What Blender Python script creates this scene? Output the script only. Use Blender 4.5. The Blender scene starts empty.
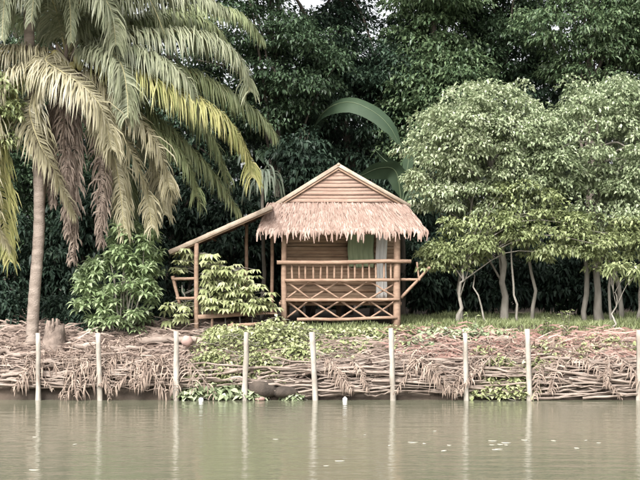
import bpy, math, random
import numpy as np
from mathutils import Vector, noise as mnoise
R = math.radians
random.seed(7); rng = np.random.default_rng(11)
sc = bpy.context.scene
COL = sc.collection

# ------------------------------------------------------------------ camera, sky, sun, exposure
F, HY, CAMZ = 1520.0, 286.0, 3.0            # focal length in photo pixels, horizon row, eye height above the water
cam = bpy.data.cameras.new('camera'); camo = bpy.data.objects.new('camera', cam); COL.objects.link(camo)
camo.location = (0, 0, CAMZ); camo.rotation_euler = (R(90), 0, 0)
cam.sensor_width = 36; cam.lens = 36 * F / 640; cam.shift_y = (HY - 240) / 640
cam.clip_start = .1; cam.clip_end = 3000
sc.camera = camo
SUN_EL, SUN_AZ = R(47), R(203)               # high soft sun from behind the camera, a little to the left
w = bpy.data.worlds.new('World'); sc.world = w; w.use_nodes = True
nt = w.node_tree; nt.nodes.clear()
sky = nt.nodes.new('ShaderNodeTexSky'); sky.sky_type = 'NISHITA'; sky.sun_disc = False
sky.sun_elevation = SUN_EL; sky.sun_rotation = SUN_AZ
sky.air_density = 1.0; sky.dust_density = 6.0; sky.ozone_density = 1.0
hs = nt.nodes.new('ShaderNodeHueSaturation'); hs.inputs['Saturation'].default_value = .15
bg = nt.nodes.new('ShaderNodeBackground'); bg.inputs[1].default_value = .14
ow = nt.nodes.new('ShaderNodeOutputWorld')
nt.links.new(sky.outputs[0], hs.inputs['Color']); nt.links.new(hs.outputs[0], bg.inputs[0]); nt.links.new(bg.outputs[0], ow.inputs[0])
sl = bpy.data.lights.new('sun', 'SUN'); sl.energy = 1.5; sl.angle = R(14); sl.color = (1, .985, .96)
so = bpy.data.objects.new('sun', sl); COL.objects.link(so)
sd = Vector((math.sin(SUN_AZ) * math.cos(SUN_EL), math.cos(SUN_AZ) * math.cos(SUN_EL), math.sin(SUN_EL)))
so.rotation_euler = sd.to_track_quat('Z', 'Y').to_euler(); so.location = (0, 0, 60)
sc.cycles.max_bounces = 6; sc.cycles.diffuse_bounces = 3; sc.cycles.glossy_bounces = 3; sc.cycles.transmission_bounces = 4
sc.view_settings.view_transform = 'Standard'; sc.view_settings.look = 'None'
sc.view_settings.gamma = 1; sc.view_settings.exposure = 1.45; sc.view_settings.use_curve_mapping = False

def W(px, py, Y):                            # photo pixel + distance -> place
    return np.array(((px - 320) / F * Y, Y, CAMZ + (HY - py) / F * Y))
def M(px, Y): return px / F * Y              # pixels -> metres at a distance

# ------------------------------------------------------------------ materials
def mat(name, c1, c2, c3=None, rough=.7, spec=.3, scale=3, island=0., transl=0., bump=0., stretch=(1, 1, 1), bscale=None, detail=4, spots=None):
    m = bpy.data.materials.new(name); m.use_nodes = True
    t = m.node_tree; t.nodes.clear(); N = t.nodes.new; L = t.links.new
    out = N('ShaderNodeOutputMaterial'); p = N('ShaderNodeBsdfPrincipled')
    p.inputs['Roughness'].default_value = rough; p.inputs['Specular IOR Level'].default_value = spec
    tc = N('ShaderNodeTexCoord'); mp = N('ShaderNodeMapping'); mp.inputs['Scale'].default_value = stretch
    L(tc.outputs['Object'], mp.inputs[0])
    oi = N('ShaderNodeObjectInfo'); ad = N('ShaderNodeVectorMath'); ad.operation = 'ADD'
    sv = N('ShaderNodeVectorMath'); sv.operation = 'SCALE'; sv.inputs[0].default_value = (37, 19, 53)
    L(oi.outputs['Random'], sv.inputs['Scale']); L(mp.outputs[0], ad.inputs[0]); L(sv.outputs[0], ad.inputs[1])
    nz = N('ShaderNodeTexNoise'); nz.inputs['Scale'].default_value = scale; nz.inputs['Detail'].default_value = detail
    L(ad.outputs[0], nz.inputs['Vector'])
    fac = nz.outputs['Fac']
    if island:
        g = N('ShaderNodeNewGeometry'); mx = N('ShaderNodeMix'); mx.inputs[0].default_value = island
        L(fac, mx.inputs[2]); L(g.outputs['Random Per Island'], mx.inputs[3]); fac = mx.outputs[0]
    cr = N('ShaderNodeValToRGB'); e = cr.color_ramp.elements
    e[0].position = .28; e[0].color = (*c1, 1); e[1].position = .72; e[1].color = (*c2, 1)
    if c3: k = cr.color_ramp.elements.new(.9); k.color = (*c3, 1)
    L(fac, cr.inputs[0]); L(cr.outputs[0], p.inputs['Base Color'])
    if bump:
        n2 = N('ShaderNodeTexNoise'); n2.inputs['Scale'].default_value = bscale or scale * 5; n2.inputs['Detail'].default_value = 5
        L(ad.outputs[0], n2.inputs['Vector'])
        b = N('ShaderNodeBump'); b.inputs['Strength'].default_value = bump; b.inputs['Distance'].default_value = .03
        L(n2.outputs['Fac'], b.inputs['Height']); L(b.outputs[0], p.inputs['Normal'])
    if transl:
        tr = N('ShaderNodeBsdfTranslucent'); ms = N('ShaderNodeMixShader'); ms.inputs[0].default_value = transl
        L(cr.outputs[0], tr.inputs[0]); L(p.outputs[0], ms.inputs[1]); L(tr.outputs[0], ms.inputs[2]); L(ms.outputs[0], out.inputs[0])
    else: L(p.outputs[0], out.inputs[0])
    return m
def leafmat(name, c1, c2, c3=None, rough=.42, spec=.5, transl=.25, island=.55, scale=.9):
    return mat(name, c1, c2, c3, rough, spec, scale, island, transl)
MT = dict(
 wood=mat('weathered_wood', (.20, .125, .085), (.33, .225, .16), rough=.75, scale=3, stretch=(1, 1, 3), bump=.5, bscale=14),
 pale_wood=mat('pale_rafter_wood', (.29, .22, .165), (.44, .355, .28), rough=.75, scale=4, bump=.4, bscale=20),
 weave=mat('woven_bamboo', (.235, .15, .112), (.35, .24, .185), rough=.7, scale=3, stretch=(1, 1, 4), bump=.6, bscale=30, island=.25),
 wall=mat('old_bamboo_wall', (.26, .17, .11), (.40, .28, .19), rough=.8, scale=3, stretch=(1, 1, 4), bump=.6, bscale=24),
 thatch=mat('nipa_thatch', (.21, .14, .11), (.31, .225, .185), (.46, .375, .32), rough=.8, scale=3, island=.6),
 thatch_dark=mat('thatch_slab', (.22, .15, .11), (.34, .24, .18), rough=.9, scale=5, bump=.6),
 post=mat('bleached_post', (.22, .19, .155), (.44, .40, .35), rough=.8, scale=3, stretch=(1, 1, .5), bump=.6, bscale=14),
 pole=mat('dry_pole', (.13, .095, .075), (.35, .285, .24), (.50, .43, .37), rough=.75, scale=1.6, bump=.4, bscale=18),
 twig=mat('dry_brush', (.085, .058, .045), (.29, .22, .18), (.46, .39, .33), rough=.8, scale=1.2, island=.6),
 redtwig=mat('reddish_brush', (.16, .085, .068), (.34, .225, .185), (.47, .38, .32), rough=.8, scale=1.2, island=.6),
 dryfrond=mat('dead_frond', (.16, .115, .09), (.38, .295, .235), (.50, .42, .34), rough=.75, scale=2, island=.5, transl=.15),
 hangfrond=mat('hanging_dead_frond', (.14, .105, .085), (.29, .23, .185), rough=.8, scale=2, island=.5, transl=.15),
 palm_green=leafmat('palm_green', (.15, .18, .085), (.30, .33, .175), (.43, .43, .27), rough=.38, transl=.28),
 palm_grey=leafmat('palm_grey_green', (.18, .20, .12), (.36, .37, .245), (.50, .49, .37), rough=.36, transl=.25),
 palm_yellow=leafmat('palm_yellow', (.24, .25, .09), (.44, .41, .18), (.50, .45, .28), rough=.42, transl=.3),
 palm_tan=leafmat('palm_tan', (.28, .25, .15), (.46, .42, .29), (.54, .49, .38), rough=.45, transl=.28),
 rachis=mat('rachis', (.30, .27, .13), (.46, .40, .24), rough=.5, scale=2),
 palm_trunk=mat('palm_trunk', (.16, .125, .10), (.34, .28, .235), rough=.85, scale=2.2, stretch=(1, 1, 3), bump=.7, bscale=16),
 bark=mat('bark', (.075, .06, .048), (.16, .135, .11), rough=.9, scale=3, stretch=(2, 2, .6), bump=.7, bscale=14),
 greybark=mat('grey_bark', (.15, .135, .11), (.30, .275, .235), rough=.9, scale=3, stretch=(2, 2, .6), bump=.7, bscale=14),
 coconut=mat('coconut', (.20, .19, .07), (.34, .29, .13), rough=.5, scale=2),
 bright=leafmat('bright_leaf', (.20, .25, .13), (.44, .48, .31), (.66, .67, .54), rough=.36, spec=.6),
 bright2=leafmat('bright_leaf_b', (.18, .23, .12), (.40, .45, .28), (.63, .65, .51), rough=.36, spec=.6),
 yellowgreen=leafmat('yellow_green_leaf', (.17, .205, .085), (.33, .365, .18), (.46, .47, .28)),
 vine=leafmat('vine_leaf', (.24, .27, .12), (.46, .475, .26), (.62, .61, .43), rough=.5),
 shrub=leafmat('shrub_leaf', (.20, .27, .125), (.40, .48, .27), (.62, .66, .50), rough=.38, transl=.35),
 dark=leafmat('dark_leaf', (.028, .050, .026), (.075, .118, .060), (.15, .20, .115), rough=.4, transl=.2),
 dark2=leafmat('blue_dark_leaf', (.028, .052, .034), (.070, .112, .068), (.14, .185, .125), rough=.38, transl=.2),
 mid=leafmat('mid_leaf', (.06, .10, .048), (.145, .20, .10), (.25, .30, .18), rough=.4),
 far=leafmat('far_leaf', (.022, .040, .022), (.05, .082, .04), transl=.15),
 under=leafmat('shaded_understorey_leaf', (.016, .030, .020), (.040, .066, .042), (.07, .10, .065), rough=.5, spec=.3, transl=.15),  # leaf colour lowered so the deep shade under the trees is painted in
 stump=mat('old_stump', (.09, .068, .055), (.25, .195, .16), rough=.95, scale=5, bump=1., bscale=12),
 banana_rib=mat('banana_rib', (.06, .085, .045), (.10, .13, .07), rough=.5, scale=2),
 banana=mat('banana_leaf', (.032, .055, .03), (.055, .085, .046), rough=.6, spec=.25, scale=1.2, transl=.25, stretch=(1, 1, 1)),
 strap=leafmat('strap_leaf', (.20, .25, .18), (.36, .42, .32), rough=.4),
 grass=leafmat('grass_blade', (.14, .17, .065), (.28, .31, .145), (.42, .42, .24), rough=.5),
 pink=mat('pink_cloth', (.42, .17, .17), (.50, .24, .22), rough=.9, scale=4),
 curtain=mat('pale_curtain', (.50, .49, .47), (.62, .61, .58), rough=.9, scale=3, stretch=(4, 1, .4)),
 greencloth=mat('green_cloth', (.20, .25, .15), (.30, .35, .22), rough=.9, scale=3, stretch=(4, 1, .4)),
 stone=mat('pinkish_stone', (.27, .17, .145), (.37, .255, .22), rough=.8, scale=4, bump=.3),
 hollow_dark=mat('bank_hollow_shade', (.03, .024, .019), (.085, .066, .052), rough=.9, scale=4, bump=.6),  # very dark tone painted for the shade inside the bank hollow
 plastic=mat('white_plastic', (.74, .73, .70), (.82, .81, .79), rough=.35, scale=4),
 float=mat('floating_leaf', (.34, .31, .24), (.50, .47, .40), rough=.6, scale=4),
)

# ------------------------------------------------------------------ mesh helpers
ORG = {}
def mesh_from(name, V, Fc):
    """V (n,3) array, Fc: (m,k) int array or list of such arrays"""
    if not isinstance(Fc, list): Fc = [Fc]
    V = np.asarray(V, np.float32); me = bpy.data.meshes.new(name)
    me.vertices.add(len(V)); me.vertices.foreach_set('co', V.ravel())
    li = np.concatenate([f.ravel() for f in Fc]).astype(np.int32)
    tot = np.concatenate([np.full(len(f), f.shape[1]) for f in Fc]).astype(np.int32)
    st = np.concatenate(([0], np.cumsum(tot)[:-1])).astype(np.int32)
    me.loops.add(len(li)); me.loops.foreach_set('vertex_index', li)
    me.polygons.add(len(tot)); me.polygons.foreach_set('loop_start', st); me.polygons.foreach_set('loop_total', tot)
    me.update(calc_edges=True); me.validate()
    return me
def tag(o, label=None, cat=None, group=None, kind=None):
    for k, v in (('label', label), ('category', cat), ('group', group), ('kind', kind)):
        if v: o[k] = v
    return o
def empty(name, base, label, cat, group=None):
    o = bpy.data.objects.new(name, None); COL.objects.link(o); o.location = tuple(base); o.empty_display_size = .2
    ORG[o.name] = np.array(base, float); return tag(o, label, cat, group)
class MB:
    def __init__(s): s.V = []; s.T = []; s.Q = []; s.n = 0
    def add(s, V, T=None, Q=None):
        V = np.asarray(V, float)
        if T is not None and len(T): s.T.append(np.asarray(T) + s.n)
        if Q is not None and len(Q): s.Q.append(np.asarray(Q) + s.n)
        s.V.append(V); s.n += len(V); return s
    def tube(s, pts, rad, n=8, cap=True, rough=0.):
        pts = np.asarray(pts, float); k = len(pts)
        rad = np.broadcast_to(np.asarray(rad, float), (k,))
        tg = np.gradient(pts, axis=0); tg /= np.linalg.norm(tg, axis=1)[:, None] + 1e-9
        ref = np.array((0, 0, 1.)) if abs(tg[0][2]) < .9 else np.array((1., 0, 0))
        u = np.cross(tg[0], ref); u /= np.linalg.norm(u); rings = []
        a = np.arange(n) * 2 * np.pi / n
        for i in range(k):
            u = u - tg[i] * (u @ tg[i]); u /= np.linalg.norm(u); v = np.cross(tg[i], u)
            rr = rad[i] * (1 + rough * rng.normal(size=n)) if rough else np.full(n, rad[i])
            rings.append(pts[i] + (np.cos(a) * rr)[:, None] * u + (np.sin(a) * rr)[:, None] * v)
        V = np.concatenate(rings); i0 = np.arange(n); Q = []
        for i in range(k - 1):
            Q.append(np.stack([i * n + i0, i * n + (i0 + 1) % n, (i + 1) * n + (i0 + 1) % n, (i + 1) * n + i0], 1))
        T = None
        if cap:
            V = np.concatenate([V, pts[:1], pts[-1:]]); b = k * n
            T = np.concatenate([np.stack([(i0 + 1) % n, i0, np.full(n, b)], 1),
                                np.stack([(k - 1) * n + i0, (k - 1) * n + (i0 + 1) % n, np.full(n, b + 1)], 1)])
        return s.add(V, T, np.concatenate(Q))
    def beam(s, p0, p1, w_, h_, up=(0, 0, 1), bev=.12, jit=0.):
        """a box-section timber with chamfered edges from p0 to p1"""
        p0 = np.asarray(p0, float); p1 = np.asarray(p1, float); d = p1 - p0; L = np.linalg.norm(d); d = d / L
        up = np.asarray(up, float); sd_ = np.cross(d, up)
        if np.linalg.norm(sd_) < 1e-3: sd_ = np.cross(d, (0, 1., 0))
        sd_ /= np.linalg.norm(sd_); u = np.cross(sd_, d)
        b = bev * min(w_, h_); a, c = w_ / 2, h_ / 2
        prof = [(-a, -c + b), (-a + b, -c), (a - b, -c), (a, -c + b), (a, c - b), (a - b, c), (-a + b, c), (-a, c - b)]
        V = []
        for t in (0, 1):
            for x, y in prof: V.append(p0 + d * L * t + sd_ * (x + jit * random.gauss(0, 1)) + u * (y + jit * random.gauss(0, 1)))
        i0 = np.arange(8)
        Q = np.stack([i0, (i0 + 1) % 8, 8 + (i0 + 1) % 8, 8 + i0], 1)
        caps = np.array([[7, 6, 5, 4], [7, 4, 3, 0], [3, 2, 1, 0], [12, 13, 14, 15], [8, 11, 12, 15], [8, 9, 10, 11]])
        return s.add(V, None, np.concatenate([Q, caps]))
    def build(s, name, m, parent=None, base=None, smooth=False):
        V = np.concatenate(s.V)
        o_ = ORG[parent.name] if parent is not None else (np.array(base, float) if base is not None else np.zeros(3))
        fs = ([np.concatenate(s.T)] if s.T else []) + ([np.concatenate(s.Q)] if s.Q else [])
        me = mesh_from(name, V - o_, fs); me.materials.append(MT[m] if isinstance(m, str) else m)
        if smooth: me.polygons.foreach_set('use_smooth', np.ones(len(me.polygons), bool))
        o = bpy.data.objects.new(name, me); COL.objects.link(o)
        if parent is not None: o.parent = parent
        else: o.location = tuple(o_)
        ORG[o.name] = o_; return o
def unit(v): return v / (np.linalg.norm(v, axis=-1, keepdims=True) + 1e-9)
def spline(P, n):
    P = np.asarray(P, float); P = np.concatenate([[2 * P[0] - P[1]], P, [2 * P[-1] - P[-2]]]); m = len(P) - 3
    out = []
    for t in np.linspace(0, m - 1e-6, n):
        i = int(t); f = t - i; a, b, c, d = P[i:i + 4]
        out.append(.5 * (2 * b + (c - a) * f + (2 * a - 5 * b + 4 * c - d) * f ** 2 + (3 * b - a - 3 * c + d) * f ** 3))
    return np.array(out)
def leaves(mb, P, D, L, wd, droop=.25, fold=.25, widest=.45):
    """many kite-shaped folded drooping leaves, vectorised"""
    n = len(P); L = np.broadcast_to(L, (n,))[:, None]; wd = np.broadcast_to(wd, (n,))[:, None]
    D = unit(D); up = unit(np.array((0, 0, 1.)) + rng.normal(size=(n, 3)) * .35)
    S = unit(np.cross(D, up)); N = np.cross(S, D)
    c = P + D * L * widest; dn = np.array((0, 0, -1.))
    tip = P + D * L * .96 + dn * L * droop
    V = np.stack([P, c - S * wd / 2 + N * wd * fold, c, c + S * wd / 2 + N * wd * fold, tip], 1).reshape(-1, 3)
    T = np.array([[0, 1, 2], [0, 2, 3], [1, 4, 2], [2, 4, 3]])
    T = (np.arange(n)[:, None, None] * 5 + T[None]).reshape(-1, 3)
    return mb.add(V, T)
def rdir(n): return unit(rng.normal(size=(n, 3)))
def crown(blobs, ncl, per, L, wd, droop=.3, cr=.38, down=.25, shell=.55, out=.9, flat=.6):
    """blobs: (centre, radii). Leaf clumps spread mostly through the outer part of each blob."""
    mb = MB(); cents = []
    vol = np.array([b[1][0] * b[1][1] + b[1][0] * b[1][2] + b[1][1] * b[1][2] for b in blobs]); vol = vol / vol.sum()
    for (c, r), f in zip(blobs, vol):
        k = max(4, int(ncl * f)); d = rdir(k)
        rad = shell + (1 - shell) * rng.random(k) ** .6
        rad *= 1 + .13 * np.sin(d[:, 0] * 7 + d[:, 2] * 9 + f * 50) + .06 * rng.normal(size=k)
        C = np.asarray(c) + d * rad[:, None] * np.asarray(r); cents.append(C)
        m = rng.poisson(per, k) + 2
        idx = np.repeat(np.arange(k), m); n = len(idx)
        q = rdir(n); q[:, 2] = np.abs(q[:, 2]) * flat - .12; sz = cr * (.55 + .9 * rng.random(k))
        off = q * (sz[idx] * (.55 + .45 * rng.random(n) ** .5))[:, None]
        P = C[idx] + off
        D = d[idx] * out * .35 + q * out * (1, 1, .7) + rng.normal(size=(n, 3)) * .6 + np.array((0, 0, -down))
        leaves(mb, P, D, L * (.65 + .7 * rng.random(n)), wd * (.7 + .6 * rng.random(n)), droop)
    return mb, np.concatenate(cents)
def wobble(p0, p1, n, amp):
    t = np.linspace(0, 1, n)[:, None]; P = np.asarray(p0) * (1 - t) + np.asarray(p1) * t
    o = np.cumsum(rng.normal(size=(n, 3)), 0) * amp / math.sqrt(n); o -= o[:1] * (1 - t) + o[-1:] * t
    return P + o
def tree(name, label, cat, base, top, tr, blobs, leafm, barkm, ncl, per, L, wd, group=None, limbs=10, extra_trunks=(), **kw):
    root = empty(name, base, label, cat, group)
    mb, C = crown(blobs, ncl, per, L, wd, **kw)
    mb.build('crown', leafm, root)
    tb = MB(); sp = wobble(base, top, 12, .25); sp[0] = base
    tb.tube(sp, np.linspace(tr, tr * .35, 12) * np.r_[1.5, 1.15, np.ones(10)], 9, rough=.06)
    for i in rng.choice(len(C), min(limbs, len(C)), replace=False):
        k = rng.integers(3, 11); q = sp[k]; e = C[i]
        mid = (q + e) / 2 + np.array((0, 0, .15 * np.linalg.norm(e - q)))
        tb.tube(spline([q, mid, e], 7), np.linspace(tr * .35, .012, 7), 6)
    tb.build('trunk', barkm, root, smooth=True)
    for (b, t, r) in extra_trunks:
        x = MB(); x.tube(wobble(b, t, 9, .22), np.linspace(r, r * .5, 9), 7, rough=.08); x.build('trunk', barkm, root, smooth=True)
    return root

# ------------------------------------------------------------------ ground and water
_gy = [-60, 39.2, 39.9, 40.12, 40.35, 40.7, 41.2, 42.2, 43.4, 47, 60, 4000]
_gz = [-2, -1.2, -.55, .1, .62, .88, 1.08, 1.48, 1.82, 1.97, 2.1, 2.1]
def ground_z(x, y):
    z = float(np.interp(y, _gy, _gz))
    k = max(0, min(1, (y - 39.9) / 1.0))
    n = mnoise.noise((x * .55, y * .55, 3.1)) * .14 + mnoise.noise((x * 1.9, y * 1.9, 8.1)) * .06
    return z + n * k
ys = np.concatenate([[-60, 20, 36, 39.2], np.arange(39.7, 44, .11), np.arange(44, 52, .4), [54, 58, 65, 80, 120, 250, 700, 2500]])
xs = np.concatenate([[-2500, -400, -100, -40, -20], np.arange(-12, 12.01, .16), [20, 40, 100, 400, 2500]])
V = np.array([(x, y, ground_z(x, y)) for y in ys for x in xs]); nx = len(xs)
I = (np.arange(len(ys) - 1)[:, None] * nx + np.arange(nx - 1)[None]).ravel()
gm = mat('earth', (.032, .025, .019), (.085, .063, .047), (.13, .115, .065), rough=.9, scale=1.4, bump=.9, bscale=9, detail=8)
g = MB().add(V, None, np.stack([I, I + 1, I + nx + 1, I + nx], 1)).build('ground', gm, smooth=True); g['kind'] = 'structure'

wm = bpy.data.materials.new('pond_water'); wm.use_nodes = True
t = wm.node_tree; p = t.nodes['Principled BSDF']
p.inputs['Base Color'].default_value = (.13, .13, .088, 1); p.inputs['Roughness'].default_value = .09; p.inputs['IOR'].default_value = 1.33
tc = t.nodes.new('ShaderNodeTexCoord'); hgt = None
for sx, sy, s_, k in ((.35, 1.1, 1.6, 1.0), (1, 2.4, 3.2, .35), (1, 1.6, 9., .08)):
    mp = t.nodes.new('ShaderNodeMapping'); mp.inputs['Scale'].default_value = (sx, sy, 1); nz = t.nodes.new('ShaderNodeTexNoise')
    nz.inputs['Scale'].default_value = s_; nz.inputs['Detail'].default_value = 2
    t.links.new(tc.outputs['Object'], mp.inputs[0]); t.links.new(mp.outputs[0], nz.inputs['Vector'])
    ma = t.nodes.new('ShaderNodeMath'); ma.operation = 'MULTIPLY_ADD'; ma.inputs[1].default_value = k
    t.links.new(nz.outputs['Fac'], ma.inputs[0])
    if hgt: t.links.new(hgt, ma.inputs[2])
    else: ma.inputs[2].default_value = 0
    hgt = ma.outputs[0]
b = t.nodes.new('ShaderNodeBump'); b.inputs['Strength'].default_value = .42; b.inputs['Distance'].default_value = .05
t.links.new(hgt, b.inputs['Height']); t.links.new(b.outputs[0], p.inputs['Normal'])
g = MB().add([(-2500, -600, 0), (2500, -600, 0), (2500, 40.6, 0), (-2500, 40.6, 0)], None, [[0, 1, 2, 3]]).build('water', wm); g['kind'] = 'structure'

# ------------------------------------------------------------------ bamboo hut
YF, YG, YW, YB = 43.3, 43.75, 44.7, 47.3       # porch front, gable plane, inner wall, rear wall
hut = empty('bamboo_hut', W(340, 322, YF), 'thatched bamboo hut on low stilts with railed porch and gable front', 'hut')
def pole(name, p0, p1, r, m='wood', n=8, parent=hut, amp=.012, base=None, taper=.9):
    k = 7; P = wobble(p0, p1, k, amp); mb = MB(); mb.tube(P, np.linspace(r, r * taper, k), n, rough=.03)
    return mb.build(name, m, parent, base, smooth=True)
def beam(name, p0, p1, w_, h_, m='wood', parent=hut, up=(0, 0, 1)):
    return MB().beam(p0, p1, w_, h_, up, jit=.003).build(name, m, parent)
DZ = W(0, 300, YF)[2]                            # porch floor level
xl, xr = W(284, 0, YF)[0], W(397, 0, YF)[0]
zt_post = W(0, 226, YF)[2]
def gz(x, y): return ground_z(x, y)
for x, r in ((xl, .085), (xr, .105)):
    pole('post', (x, YF, gz(x, YF) - .15), (x, YF, zt_post), r)
for x, y in ((xl, YW + .25), (xr, YW + .25), (xl, YB), (xr, YB), ((xl + xr) / 2, YB)):
    pole('post', (x, y, gz(x, y) - .15), (x, y, zt_post + .3), .08)
# floor boards run front to back
nb = 15
for i in range(nb):
    x = xl - .12 + (xr - xl + .24) * (i + .5) / nb
    beam('floor_board', (x, YF + .1, DZ - .03), (x, YB, DZ - .03), (xr - xl + .24) / nb - .012, .035, parent=hut)
for y in (YF + .35, YW - .3, YB - .3): pole('joist', (xl - .15, y, DZ - .11), (xr + .15, y, DZ - .11), .055)
# railings: front
def rail(x0, y0, x1, y1, r=.05, Y=YF, nm='rail', dy=-.09): return pole(nm, W(x0, y0, Y) + (0, dy, 0), W(x1, y1, Y) + (0, dy, 0), r, amp=.02)
rail(277, 262.5, 411, 261.5, .06, dy=-.12)
rail(285, 280.5, 399, 280, .05)
rail(286, 300, 399, 299.5, .05, dy=-.12)
rail(297, 319.5, 397, 317.5, .05)
for i in range(15):
    x = 292 + i * 7.05 + random.uniform(-.7, .7)
    pole('baluster', W(x, 280, YF) + (0, -.03, 0), W(x + random.uniform(-.6, .6), 262.5, YF) + (0, -.03, 0), .032, n=6, amp=.004)
for row, (ya, yb) in enumerate(((281, 299), (300.5, 318.5))):
    for k in range(4):
        x0 = 282 + k * 29; x1 = x0 + 28.5
        x0 = max(x0, 286)
        j = random.uniform(-1.2, 1.2)
        pole('brace', W(x0, ya, YF) + (0, -.02, 0), W(x1, yb + j, YF) + (0, -.02, 0), .031, n=6)
        pole('brace', W(x0, yb, YF) + (0, .045, 0), W(x1, ya - j, YF) + (0, .045, 0), .031, n=6)
# outward leaning side rails at the right (bench back)
for Y in (YF + .12, YW + .1):
    pole('bracket', W(401, 298, Y), W(430, 267, Y), .045)
    pole('bracket', W(400, 279.5, Y), W(419, 279.5, Y), .04)
for (px, py) in ((429, 268), (419, 279.5)): pole('side_rail', W(px, py, YF) + (0, -.1, 0), W(px, py, YW) * (1, 0, 1) * (YF / YW, 0, 1) + (0, YW + .3, 0), .04)
pole('bracket', W(417, 262, YF + .1), W(419, 280, YF + .1), .03)
# inner wall: horizontal split bamboo strips around an opening, and side walls
zw0, zw1 = DZ, W(0, 222, YW)[2]
ns = 22
xo0, xo1, zo0, zo1 = W(350, 0, YW)[0], W(372, 0, YW)[0], W(0, 268, YW)[2], W(0, 236, YW)[2]
def strip(p0, p1, h_, m, name='slat', parent=hut, w_=.03):
    return MB().beam(p0, p1, w_, h_, jit=.003).build(name, m, parent)
for i in range(ns):
    z = zw0 + (zw1 - zw0) * (i + .5) / ns; h_ = (zw1 - zw0) / ns - .006; yy = YW + random.uniform(-.008, .008)
    if zo0 < z < zo1:
        strip((xl, yy, z), (xo0, yy, z), h_, 'wall'); strip((xo1, yy, z), (xr, yy, z), h_, 'wall')
    else: strip((xl, yy, z), (xr, yy, z), h_, 'wall')
    for x in (xl - .03, xr + .03): strip((x, YW + .03, z), (x, YB, z), h_, 'wall')
    strip((xl, YB + .04, z), (xr, YB + .04, z), h_, 'wall')
for x in (xo0, xo1): beam('window_frame', (x, YW - .03, zo0 - .05), (x, YW - .03, zo1 + .05), .06, .05, up=(0, 1, 0))
beam('window_frame', (xo0, YW - .035, zo0 - .02), (xo1, YW - .035, zo0 - .02), .06, .05)
def cloth(name, x0, x1, z0, z1, y, m, parent=None, base=None, amp=.03, waves=5):
    nx_, nz_ = 28, 14; u = np.linspace(0, 1, nx_); v = np.linspace(0, 1, nz_); P = []
    for b_ in v:
        for a in u: P.append((x0 + (x1 - x0) * a + .012 * math.sin(b_ * 9), y + amp * math.sin(a * waves * 6.28 + b_ * 1.5) * (.4 + .6 * (1 - b_)), z0 + (z1 - z0) * b_ + .015 * math.sin(a * 11) * (1 - b_)))
    I = (np.arange(nz_ - 1)[:, None] * nx_ + np.arange(nx_ - 1)[None]).ravel()
    o = MB().add(P, None, np.stack([I, I + 1, I + nx_ + 1, I + nx_], 1)).build(name, m, parent, base, smooth=True)
    s_ = o.modifiers.new('thickness', 'SOLIDIFY'); s_.thickness = .008
    return o
cloth('curtain', xo0 - .06, xo1 + .05, zo0 + .02, zo1 + .12, YW - .1, 'greencloth', hut)['label'] = 'faded green cloth over the wall opening'
cloth('curtain', W(376, 0, YW - .5)[0], W(387, 0, YW - .5)[0], W(0, 299, YW - .5)[2], W(0, 232, YW - .5)[2], YW - .5, 'curtain', hut, amp=.05, waves=3)['label'] = 'pale grey curtain gathered beside the porch post'
# ring beams
pole('beam', W(268, 232, YF), W(412, 232, YF), .07, amp=.01)
pole('beam', (xl, YF - .1, zt_post + .05), (xl, YB + .1, zt_post + .05), .06); pole('beam', (xr, YF - .1, zt_post + .05), (xr, YB + .1, zt_post + .05), .06)
# gable roof
RG = W(338.5, 166.5, YG); EL = W(264, 213, YG); ER = W(409, 207, YG)
nrm = {}
for side, E in (('l', EL), ('r', ER)):
    d = unit(E - RG); n_ = np.array((-d[2], 0, d[0])) if side == 'r' else np.array((d[2], 0, -d[0]))
    n_ = n_ if n_[2] > 0 else -n_
    # roof slab as overlapping thatch panels, eave to ridge
    L = np.linalg.norm(E - RG); kk = 6
    for i in range(kk):
        a = RG + d * L * (i + .0) / kk; b_ = RG + d * (L * (i + 1.25) / kk if i < kk - 1 else L * 1.0)
        off0 = n_ * (.035); off1 = n_ * (.075)
        P = []
        for y in (YG + .03, YB + .45):
            for q, o_ in ((a, off0), (b_, off1), (b_, off1 - n_ * .05), (a, off0 - n_ * .05)): P.append((q[0] + o_[0], y, q[2] + o_[2]))
        mb = MB().add(P, None, [[3, 2, 1, 0], [4, 5, 6, 7], [0, 1, 5, 4], [1, 2, 6, 5], [2, 3, 7, 6], [3, 0, 4, 7]])
        mb.build('thatch_panel', 'thatch_dark', hut)
    # paired bargeboards
    ext = .03
    a, b_ = RG + d * -.02, E + d * ext
    beam('bargeboard', a + (0, -.09, 0) + n_ * .03, b_ + (0, -.09, 0) + n_ * .03, .05, .10, 'pale_wood', up=n_)
    beam('bargeboard', a + (0, -.06, 0) - n_ * .055, b_ + (0, -.06, 0) - n_ * .055, .05, .055, 'wood', up=n_)
pole('ridge_pole', RG + (0, -.12, .05), np.array((RG[0], YB + .5, RG[2] + .05)), .05, 'pale_wood')
zb = W(0, 206, YG)[2]; ng = 10; zt_ = RG[2] - .06
for i in range(ng):
    z0 = zb + (zt_ - zb) * i / ng; z1 = zb + (zt_ - zb) * (i + 1) / ng - .008; zm = (z0 + z1) / 2
    f = lambda z, E: RG[0] + (E[0] - RG[0]) * min(1, (RG[2] - .05 - z) / (RG[2] - E[2]))
    P = []
    for y in (YG - .02 - .012 * (i % 2), YG + .02):
        P += [(f(z0, EL), y - (.015 if y < YG else 0), z0), (f(z0, ER), y - (.015 if y < YG else 0), z0), (f(z1, ER), y, z1), (f(z1, EL), y, z1)]
    MB().add(P, None, [[0, 1, 2, 3], [7, 6, 5, 4], [0, 4, 5, 1], [1, 5, 6, 2], [2, 6, 7, 3], [3, 7, 4, 0]]).build('gable_slat', 'weave', hut)
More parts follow.
